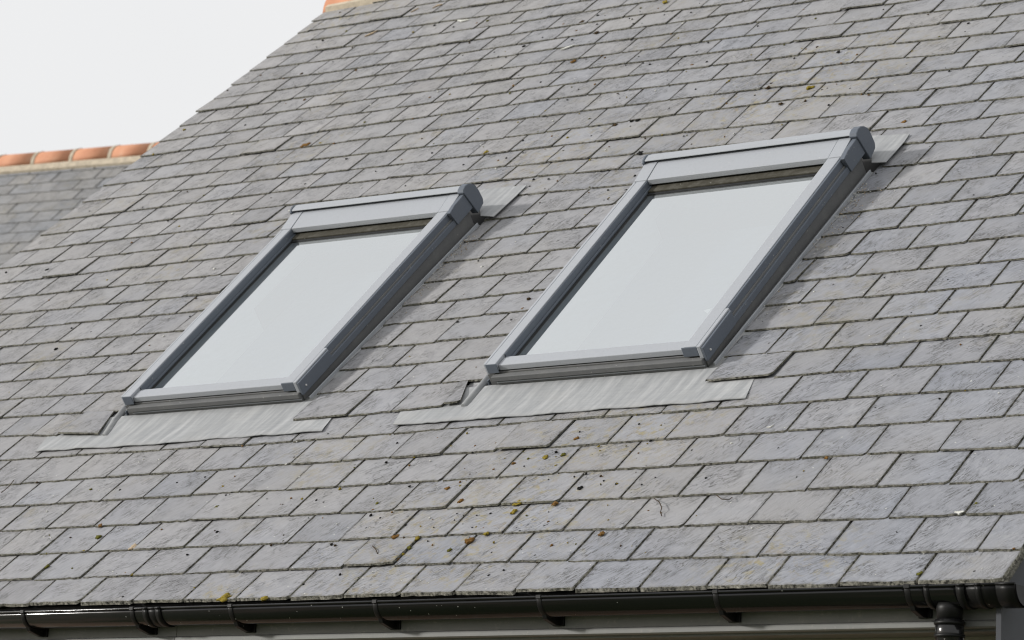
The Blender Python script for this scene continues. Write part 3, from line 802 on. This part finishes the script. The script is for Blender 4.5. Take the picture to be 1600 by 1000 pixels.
# ------------------------------------------------------------------ eaves: fascia, gutter, brackets, downpipe
AL, AR = -2.98, 4.06
def xe(px, py, Y):      # eaves coordinate a under a pixel, on the vertical plane y=Y (model units)
    d = ray(px, py); t = (Y-CAMP.y)/d.y; P = CAMP + d*t; return P.x, P.z
jx = xe(277, 975, .05)[0]
for x0, x1 in ((AL, jx-.0012), (jx+.0012, AR-.02)):
    bm = bmesh.new()
    prof = [(.05,-.010),(.05,-.118),(.042,-.122),(.040,-.127),(.040,-.138),(.046,-.142),(.075,-.142),(.075,-.010)]
    extrude_profile(bm, U, prof, x0, x1)
    finish('fascia_board', bm, FASCIA, house)
bm = bmesh.new(); box_m(bm, U, AL, AR-.03, .075, .30, -.150, -.136); finish('soffit_board', bm, FASCIA, house)
# gutter: open deep half-round trough with rolled front lip
GC, GZ, GRD = -.012, -.030, .056
def gut_prof(off=0.0, n=15):
    o_ = [(GC - (GRD+off)*math.cos(math.pi*k/n), GZ - (GRD+off)*1.0*math.sin(math.pi*k/n)) for k in range(n+1)]
    return o_
def trough(bm, x0, x1, off=0.0, th=.003, lip=True):
    o_ = gut_prof(off); i_ = gut_prof(off-th)[::-1]
    prof = o_ + i_
    A = [bm.verts.new(U(x0, *p)) for p in prof]; Bv = [bm.verts.new(U(x1, *p)) for p in prof]
    n = len(prof)
    for k in range(n):
        f = bm.faces.new((A[k], A[(k+1)%n], Bv[(k+1)%n], Bv[k])); f.smooth = True
    for k in range(len(o_)-1):
        j = n-1-k
        bm.faces.new((A[k],A[k+1],A[j-1],A[j])); bm.faces.new((Bv[k+1],Bv[k],Bv[j],Bv[j-1]))
    if lip: tube(bm, [U(x0, GC-GRD-off-.001, GZ+.002), U(x1, GC-GRD-off-.001, GZ+.002)], .0042*S, 8)
bm = bmesh.new(); gx1 = xe(1588, 925, GC-GRD)[0]
trough(bm, AL, gx1-.02)
gut = finish('gutter', bm, PLASTIC, house)
def gp(name, x0, x1, off, th=.005, lip=True, mat=PLASTIC2):
    bm = bmesh.new(); trough(bm, x0, x1, off, th, lip); return finish(name, bm, mat, gut)
# brackets at the photographed spacing
def bracket(a):
    bm = bmesh.new()
    trough(bm, a-.010, a+.010, .0035, .0035, False)
    # clip over the lip
    box_m(bm, U, a-.010, a+.010, GC-GRD-.008, GC-GRD+.006, GZ-.004, GZ+.009)
    # arm that sweeps back to the fascia under the trough
    prof = [(GC-GRD*.55, GZ-GRD*.84), (GC-GRD*.25, GZ-GRD*1.0), (.049, GZ-GRD*.75), (.049, GZ-GRD*1.42), (.020, GZ-GRD*1.45), (GC-.02, GZ-GRD*1.18)]
    extrude_profile(bm, U, prof, a-.009, a+.009)
    box_m(bm, U, a-.022, a+.022, .040, .0495, GZ-GRD*1.45, GZ-GRD*.3)
    return finish('bracket', bm, PLASTIC2, gut, bevel=.0015)
for px, py in ((36,957), (207,947), (361,941), (587,934), (843,929), (1119,922), (1418,914)):
    bracket(xe(px, py, GC-GRD)[0])
# union: two raised bands, at the joint near the left, and the pair at the outlet
for px0, px1, py in ((224,232,947), (244,252,946), (1444,1452,915)):
    gp('union_band', xe(px0, py, GC-GRD)[0], xe(px1, py, GC-GRD)[0], .0055)
gp('union', xe(226, 946, GC-GRD)[0], xe(250, 946, GC-GRD)[0], .0030, lip=True)
ox0, ox1 = xe(1497, 914, GC-GRD)[0], xe(1562, 913, GC-GRD)[0]
gp('running_outlet', ox0, ox1, .0040, lip=True)
gp('union_band', ox0-.004, ox0+.022, .0080)
gp('union_band', (ox0+ox1)/2-.01, (ox0+ox1)/2+.008, .0075)
se = gp('stop_end', ox1-.01, gx1, .0070)
bm = bmesh.new()
vs_ = [bm.verts.new(U(gx1, *p)) for p in gut_prof(.007)]; vb_ = [bm.verts.new(U(gx1-.006, *p)) for p in gut_prof(.007)]
bm.faces.new(vs_); bm.faces.new(vb_[::-1])
for k in range(len(vs_)): bm.faces.new((vs_[k], vb_[k], vb_[(k+1)%len(vs_)], vs_[(k+1)%len(vs_)]))
finish('end_plate', bm, PLASTIC2, gut)
# downpipe dropping from the outlet
pa = xe(1484, 962, GC)[0]
bm = bmesh.new()
tube(bm, [U(pa, GC, GZ-GRD*.8), U(pa, GC, GZ-GRD*1.1), U(pa, GC, -.130)], [.040*S, .040*S, .037*S], 20)
dpipe = finish('downpipe', bm, PLASTIC2, house)
bm = bmesh.new(); tube(bm, [U(pa, GC, -.123), U(pa, GC, -.165), U(pa, GC+.01, -.21), U(pa, GC+.10, -.34), U(pa, GC+.115, -.42), U(pa, GC+.115, -3.2)], [.043*S,.043*S,.040*S,.038*S,.038*S,.038*S], 20)
finish('swan_neck', bm, PLASTIC, dpipe)
for z_ in (-.128, -.166):
    bm = bmesh.new(); tube(bm, [U(pa, GC, z_), U(pa, GC, z_-.010)], .046*S, 20); finish('collar', bm, PLASTIC2, dpipe)

# right verge: undercloak slates, bargeboard and the boxed end
bm = bmesh.new()
n_ = 36; b_ = -.005
rr = random.Random(3)
while b_ < 6.7:
    l_ = rr.uniform(.17, .23)
    h_ = -.0125 - rr.uniform(0, .003)
    box_m(bm, R, AR-.17, AR+.0 - rr.uniform(0, .01), b_, b_+l_-.003, h_-.008, h_)
    b_ += l_
finish('undercloak', bm, EDGE, house)
bm = bmesh.new()
box_m(bm, R, AR-.055, AR-.035, -.0, 6.75, -.20, -.026)
finish('bargeboard', bm, BARGE, house)
bm = bmesh.new()
hexa(bm, [U(AR-.0345, .0, -.31), U(AR-.018, .0, -.31), U(AR-.018, .30, -.31), U(AR-.0345, .30, -.31), U(AR-.0345, .0, -.02), U(AR-.018, .0, -.02), U(AR-.018, .30, .22), U(AR-.0345, .30, .22)])
finish('box_end', bm, BARGE, house)
# walls
bm = bmesh.new()
zg = -Z0/S
hy = 6.75*CT; hz = 6.75*ST - .15
box_m(bm, U, AL, AR-.10, .22, .50, zg, -.142)
finish('wall', bm, BRICK, house)
bm = bmesh.new()
for x0, x1 in ((AR-.30, AR-.10), (-2.96, -2.76)):
    pr = [(.51, zg), (2*hy-.3, zg), (2*hy-.3, -.16), (hy, hz-.05), (.51, .25)]
    extrude_profile(bm, U, pr, x0, x1)
finish('gable_wall', bm, BRICK, house)
# rear roof slope, so the ridge is a ridge from the side as well
bm = bmesh.new()
hexa(bm, [U(-3.0, 2*hy, -.03), U(AR, 2*hy, -.03), U(AR, hy+.02, hz+.10), U(-3.0, hy+.02, hz+.10), U(-3.0, 2*hy, 0), U(AR, 2*hy, 0), U(AR, hy+.02, hz+.13), U(-3.0, hy+.02, hz+.13)])
finish('rear_slope', bm, DECK, house)
# ridge tiles on their mortar
def ridge_tile(parent, M_, x0, x1, r, name='ridge_tile', squash=1.0):
    bm = bmesh.new(); n = 14
    A, Bv, A2, B2 = [], [], [], []
    for k in range(n+1):
        an = math.pi*k/n
        for lst, x, rr_ in ((A, x0, r), (Bv, x1, r), (A2, x0, r*.86), (B2, x1, r*.86)):
            lst.append(bm.verts.new(M_(x, -rr_*math.cos(an), rr_*math.sin(an)*squash)))
    for k in range(n):
        bm.faces.new((A[k],Bv[k],Bv[k+1],A[k+1])).smooth = True
        bm.faces.new((A2[k+1],B2[k+1],B2[k],A2[k])).smooth = True
        bm.faces.new((A[k+1],A2[k+1],A2[k],A[k])); bm.faces.new((Bv[k],B2[k],B2[k+1],Bv[k+1]))
    bm.faces.new((A[0],A2[0],B2[0],Bv[0])); bm.faces.new((A[-1],Bv[-1],B2[-1],A2[-1]))
    return finish(name, bm, TERRA, parent)
rb = at(508, 17)[1]
ry = (rb+.155)*CT; rz = (rb+.155)*ST
RMAP = lambda x, p, q: U(x, ry+.045+p, rz-.115+q)
xx = -3.015
while xx < AR:
    ridge_tile(house, RMAP, xx, xx+.545, .165, squash=1.05); xx += .555
bm = bmesh.new()
for k in range(1):
    hexa(bm, [R(-2.99, rb-.02, -.02), R(AR, rb-.06, -.02), R(AR, rb+.14, -.02), R(-2.99, rb+.14, -.02), R(-2.985, rb, .022), R(AR, rb-.04, .022), R(AR, rb+.10, .030), R(-2.985, rb+.10, .030)])
finish('mortar_bed', bm, MORTAR, house)

# ------------------------------------------------------------------ the house behind, out of focus
ZR = 8.15
def onz(px, py, z):
    d = ray(px, py); zz = (z-Z0)/S; t = (zz-CAMP.z)/d.z; P = CAMP + d*t; return Vector((P.x*S, P.y*S, z))
pL, pR = onz(0, 258, ZR), onz(215, 240.5, ZR)
dx = (pR-pL).normalized(); dy = Vector((-dx.y, dx.x, 0))
if dy.y < 0: dy = -dy
far = empty('house', Vector((pL.x, pL.y, 0)) + dy*4)
tag(far, 'farther slate roof with orange ridge tiles behind the left verge', 'house')
P2 = math.radians(41)
def F(a, b, h=0):       # metres; b measured DOWN from the ridge line
    return pL + dx*a - dy*(b*math.cos(P2)) - Vector((0,0,1))*(b*math.sin(P2)) + (Vector((0,0,1))*math.cos(P2) - dy*math.sin(P2))*h
SLATE2 = slate_material('far_slate_stone', cool=(0.245,0.252,0.266), warm=(0.285,0.275,0.262))
g2, w2, = .198, .235
aw = (pR-pL).length
cnt = 0; rest = bmesh.new(); rl = slate_layers(rest)
for r_ in range(20):
    for c in range(-17, 22):
        a0 = c*w2 + (.5*w2 if r_ % 2 else 0) + random.uniform(-.01,.01); bb = .06 + (r_+1)*g2
        q = project(F(a0+w2/2, bb))
        vis_ = -15 < q[0] < 250 and q[1] < 420
        def sl(bm, ly):
            lt, ls = random.gauss(.45, .25), random.gauss(.30, .25)
            tone = (min(1,max(0,lt)), min(1,max(0,ls)), random.random()); off = (random.uniform(0,40), random.uniform(0,40))
            c8 = [F(a0, bb, -.008), F(a0+w2-.005, bb, -.008), F(a0+w2-.005, bb-g2*1.9, -.016), F(a0, bb-g2*1.9, -.016), F(a0, bb, .0), F(a0+w2-.005, bb, .0), F(a0+w2-.005, bb-g2*1.9, -.009), F(a0, bb-g2*1.9, -.009)]
            fs = hexa(bm, c8, 1); fs[1].material_index = 0
            for f in fs:
                for lp, uvp in zip(f.loops, ((0,0),(w2,0),(w2,g2*1.9),(0,g2*1.9))):
                    lp[ly[0]].uv = (uvp[0]+off[0], uvp[1]+off[1]); lp[ly[1]].uv = (uvp[0]/w2, uvp[1]/g2); lp[ly[2]] = (*tone, 1)
        if vis_ and cnt < 280:
            bm = bmesh.new(); ly = slate_layers(bm); sl(bm, ly); finish('slate', bm, [SLATE2, EDGE], far); cnt += 1
        else: sl(rest, rl)
tag(finish('slates_beyond', rest, [SLATE2, EDGE], far), kind='stuff')
FM = lambda x, p, q: pL + dx*x + dy*(p+.06) + Vector((0,0,1))*(q-.055)
tl = .42
k0 = (project(FM(0,0,.1))[0])
off_t = None
for k in range(-7, 12):
    ridge_tile(far, FM, k*tl - .385, (k+1)*tl - .385 - .014, .185, squash=.86)
bm = bmesh.new()
hexa(bm, [F(-4, .21, -.01), F(5, .21, -.01), F(5, -.02, -.01), F(-4, -.02, -.01), F(-4, .20, .02), F(5, .20, .02), F(5, .10, .05), F(-4, .10, .05)])
finish('mortar_bed', bm, MORTAR, far)
for k in range(-7, 13):
    bm = bmesh.new()
    x = k*tl - .385 - .007
    n = 12
    A = [bm.verts.new(FM(x-.018, -.189*math.cos(math.pi*j/n), .164*math.sin(math.pi*j/n))) for j in range(n+1)]
    Bv = [bm.verts.new(FM(x+.018, -.189*math.cos(math.pi*j/n), .164*math.sin(math.pi*j/n))) for j in range(n+1)]
    for j in range(n): bm.faces.new((A[j],Bv[j],Bv[j+1],A[j+1]))
    finish('mortar_joint', bm, MORTAR, far)
bm = bmesh.new()
hexa(bm, [F(-4, 4.2, -.2), F(5, 4.2, -.2), F(5, 0, -.2), F(-4, 0, -.2), F(-4, 4.2, -.03), F(5, 4.2, -.03), F(5, 0, -.03), F(-4, 0, -.03)])
finish('roof_deck', bm, DECK, far)
bm = bmesh.new()
e = F(-3.8, 4.0, -.2); e2 = F(4.8, 4.0, -.2)
def V0(v, z): return Vector((v.x, v.y, z))
bk = dy*6.0
hexa(bm, [V0(e,0), V0(e2,0), V0(e2+bk,0), V0(e+bk,0), V0(e,e.z), V0(e2,e.z), V0(e2+bk,e.z), V0(e+bk,e.z)])
finish('wall', bm, BRICK, far)

# ------------------------------------------------------------------ moss, lichen and debris lying on the slates
def blob(bm, c, rx, ry_, rz_, seed, mi=0, sub=2):
    rr = random.Random(seed)
    r0 = bmesh.ops.create_icosphere(bm, subdivisions=sub, radius=1.0)
    an = rr.uniform(0, math.pi)
    for v in r0['verts']:
        d = v.co.normalized(); k = 1 + .22*math.sin(5*d.x+seed) + .18*math.sin(7*d.y+2*seed) + rr.uniform(-.12,.12)
        x, y, z = d.x*rx*k, d.y*ry_*k, max(d.z*rz_*k, -.001)
        x, y = x*math.cos(an)-y*math.sin(an), x*math.sin(an)+y*math.cos(an)
        v.co = R(c[0]+x, c[1]+y, c[2]+z)
    for v in r0['verts']:
        for f in v.link_faces: f.smooth = True; f.material_index = mi
MO = [ (351,934,9,4,'yellow','large yellow moss cushion on the eaves slate edge above the gutter'),
 (413,935,6,3,'yellow','smaller yellow moss cushion further right along the eaves edge'),
 (617,839,5,3.5,'orange','round orange moss clump on the course above the eaves, left of the others'),
 (733,845,6.5,5,'orange','largest orange brown moss clump low between two slates'),
 (652,841,4,3,'yellow','small yellowish moss tuft at a joint beside the round orange clump'),
 (639,856,3.5,3,'green','green moss tuft just below the small yellowish tuft'),
 (629,866,3,2.4,'yellow','tiny yellow green tuft in the joint, middle of three'),
 (620,874,3.2,2.5,'orange','tiny orange tuft in the joint, lowest of three'),
 (702,860,3.8,2.8,'green','dark green moss spot left of the largest orange clump'),
 (590,866,3.2,2.6,'green','green moss spot with a dry stalk beside the joint'),
 (720,783,4.2,3.2,'orange','orange brown clump in the middle of a slate, above the yellow patches'),
 (803,799,5,3,'yellow','bright yellow moss on a slate under the right window'),
 (810,785,7,3,'yellow','long yellow brown moss line along a slate edge under the right window'),
 (867,787,5,3,'orange','orange clump at a slate edge, right of the yellow moss line'),
 (760,834,4.5,3,'yellow','yellow moss tuft at the slate edge below the bright yellow one'),
 (906,763,4,4,'black','black round clump alone on a slate, right of centre'),
 (940,834,4.5,3.4,'orange','dark orange clump on a slate low in the right half'),
 (901,685,3.6,2.8,'orange','small orange clump just below the right lead apron'),
 (852,714,4.5,2.6,'yellow','flat yellow moss flake on a slate below the right window'),
 (880,710,3.8,2.8,'green','green round moss spot right of the flat yellow flake'),
 (802,724,3,2.4,'orange','small brown orange spot left of the flat yellow flake'),
 (699,763,3.6,2.6,'orange','orange spot at the top of a slate, left of the yellow patches'),
 (154,839,4,3,'green','olive moss clump in a joint low on the left'),
 (157,821,3.5,2,'orange','small rusty clump on a slate edge low on the left'),
 (74,885,3,2.6,'green','green moss spot at a joint near the lower left corner'),
 (339,792,3.2,2.4,'green','green moss spot on a slate below the left lead apron'),
 (826,467,3.2,3.2,'brown','brown moss ball beside the right window, halfway down'),
 (1265,137,6,3.4,'yellow','yellow moss flake above the right window'),
 (1200,137,3.8,2.8,'brown','brown moss clump left of the yellow flake above the right window'),
 (1310,81,3,2.6,'black','black moss ball near the top right'),
 (1315,208,4.5,2.6,'green','olive moss clump just above the hood of the right window'),
 (1413,190,4,2.6,'orange','rusty orange clump above the corner lead of the right window'),
 (1220,162,3.8,2.6,'brown','dark brown clump above the middle of the right window'),
 (932,51,4,2.4,'brown','dark red brown clump near the top, right of centre'),
 (909,34,4,2,'brown','red brown clump near the top edge of the photo'),
 (896,96,4,2.6,'orange','pinkish brown clump just below the white elongated dropping near the top'),
 (1039,3,5,2.4,'yellow','yellow moss flake at the very top'),
 (1000,239,4.5,3,'black','black moss ball at a slate edge left of the right window hood'),
 (961,195,3.6,2.6,'brown','brown clump in a row with two darker ones'),
 (987,189,3.4,2.4,'black','dark clump, first of two beside the brown one'),
 (996,188,3.4,2.4,'black','dark clump, second of two beside the brown one'),
 (760,238,4.2,2.8,'yellow','ochre moss clump above the left window, to its right'),
 (478,227,6,3,'orange','ochre lichen clump above the left window, to its left'),
 (1525,787,4,2.6,'green','green moss clump in a joint at the right edge'),
 (1291,715,3.4,2.6,'orange','rusty clump at a slate edge right of the right lead apron'),
 (1584,857,3,2,'orange','rusty clump at the right verge'),
 (1436,896,5,2.2,'green','green moss tuft on the eaves slate near the right end'),
 (208,855,5.5,3,'tan','pale brown lichen scab at the top of a slate low on the left')]
SEENL = set()
for k, (px, py, rx, ry_, c, lab) in enumerate(MO):
    a, b = at(px, py); pxm = (project(R(a+.1,b))[0]-project(R(a,b))[0])/.1
    bm = bmesh.new(); blob(bm, (a, b, -.001), rx/pxm*.98, rx/pxm*.80, ry_/pxm*.62, k+1, 0, 3)
    o = finish('moss_clump', bm, MOSS[c]); tag(o, lab, 'moss', 'moss clumps scattered on the slates')
def surface_h(a, b):
    return -.0035
# fine crumbs: far too many to count
rr = random.Random(77)
for nm, mats, num, lo, hi in (('moss_crumbs', ['black','brown','green','yellow','orange'], 620, 1.0, 2.1), ('white_flecks', ['white'], 170, .9, 1.7)):
    bm = bmesh.new()
    for k in range(num):
        if nm == 'moss_crumbs' and rr.random() < .62:
            cx_, cy_, sx, sy = rr.choice([(800,740,130,60), (790,800,140,50), (1150,120,190,70), (640,150,160,80), (330,820,200,60), (900,250,90,50), (1050,60,200,50), (930,700,100,40)])
            px, py = rr.gauss(cx_, sx), rr.gauss(cy_, sy)
        else: px, py = rr.uniform(0, 1600), rr.uniform(0, 930)
        a, b = at(px, py)
        if a < -2.97 or a > 4.0 or b < .03 or b > 6.35: continue
        skip = False
        for i in (0, 1):
            if side_a(i, False, b, -.05) < a < side_a(i, True, b, .06) and 1.15 < b < 3.25: skip = True
        if skip: continue
        pxm = (project(R(a+.1,b))[0]-project(R(a,b))[0])/.1
        r = rr.uniform(lo, hi)/pxm*(.75 if rr.random() < .6 else 1.1)
        mi = rr.randrange(len(mats)) if rr.random() < .6 else 0
        blob(bm, (a, b, -.002), r*rr.uniform(.8,1.5), r, r*.8, k, mi, 1)
    o = finish(nm, bm, [MOSS[c] for c in mats]); tag(o, kind='stuff')
# grit on the soaker lead, right of each window near the top
bm = bmesh.new()
for i in (0, 1):
    M_, AB = wmap(i)
    for k in range(150):
        t_ = WL - abs(rr.gauss(0, .38)); s_ = WW + .045 + abs(rr.gauss(0, .05))
        if t_ < .1: continue
        a, b = AB(s_, t_); blob(bm, (a, b, .0), rr.uniform(.0015,.004), rr.uniform(.0015,.003), .002, k, rr.randrange(2), 1)
o = finish('grit', bm, [MOSS['white'], MOSS['tan']]); tag(o, kind='stuff')
# bird droppings and straw
def smear(pts, wd, mat, name, lab, cat, h=.004):
    bm = bmesh.new(); P = [at(x, y) for x, y in pts]
    n = len(P); up = []; dnv = []
    for k, (a, b) in enumerate(P):
        wv = wd*(1-abs(2*k/(n-1)-1)**2*.8)
        up.append((a, b+wv)); dnv.append((a, b-wv))
    ring = up + dnv[::-1]
    vt = [bm.verts.new(R(x, y, h)) for x, y in ring]; vb = [bm.verts.new(R(x, y, h-.006)) for x, y in ring]
    bm.faces.new(vt); bm.faces.new(vb[::-1])
    for k in range(len(ring)): bm.faces.new((vb[k], vb[(k+1)%len(ring)], vt[(k+1)%len(ring)], vt[k]))
    o = finish(name, bm, mat); tag(o, lab, cat)
smear([(570,57),(577,54),(584,51),(591,47)], .012, MOSS['tan'], 'bird_dropping', 'long pale dropping smeared on the slates near the top left', 'dropping')
smear([(642,19),(648,16),(654,13)], .008, MOSS['tan'], 'bird_dropping', 'short pale streak of dropping close under the ridge mortar', 'dropping')
smear([(676,13),(683,9),(691,7)], .010, MOSS['tan'], 'bird_dropping', 'yellowish streak of dropping right of the short pale one', 'dropping')
smear([(715,32),(722,33),(733,31)], .010, MOSS['white'], 'bird_dropping', 'broad whitish dropping on a slate near the top middle', 'dropping')
smear([(876,78),(885,75),(897,71)], .011, MOSS['white'], 'bird_dropping', 'white elongated dropping near the top, right of centre', 'dropping')
smear([(1492,801),(1500,802),(1507,800)], .008, MOSS['white'], 'bird_dropping', 'white dropping at a slate corner near the right edge', 'dropping')
smear([(1198,669),(1204,668),(1209,665)], .004, MOSS['white'], 'bird_dropping', 'thin white curl of dropping right of the right lead apron', 'dropping')
smear([(780,599),(787,597),(797,597)], .010, MOSS['tan'], 'leaf_scrap', 'pale dry leaf scrap on the lead under the right window corner', 'leaf', .012)
smear([(208,646),(212,645),(218,643)], .006, MOSS['tan'], 'leaf_scrap', 'pale scrap on the lead under the left window corner', 'leaf', .012)
def twig(pts, lab):
    bm = bmesh.new(); tube(bm, [R(*at(x, y, h), h) for x, y, h in pts], .0016*S, 6)
    o = finish('twig', bm, MOSS['brown']); tag(o, lab, 'twig')
twig([(1022,779,.004),(1030,784,.010),(1034,793,.012),(1032,800,.006),(1034,806,.004)], 'dry curled twig on a slate right of centre, low')
twig([(582,853,.004),(587,858,.010),(590,865,.006)], 'short dry stalk standing beside a green moss spot')
twig([(2,770,.004),(14,760,.012),(22,750,.006)], 'thin twig on a slate at the left edge')
twig([(1120,774,.004),(1128,780,.010),(1140,780,.012),(1144,777,.005)], 'pale straw curl beside the dry twig')
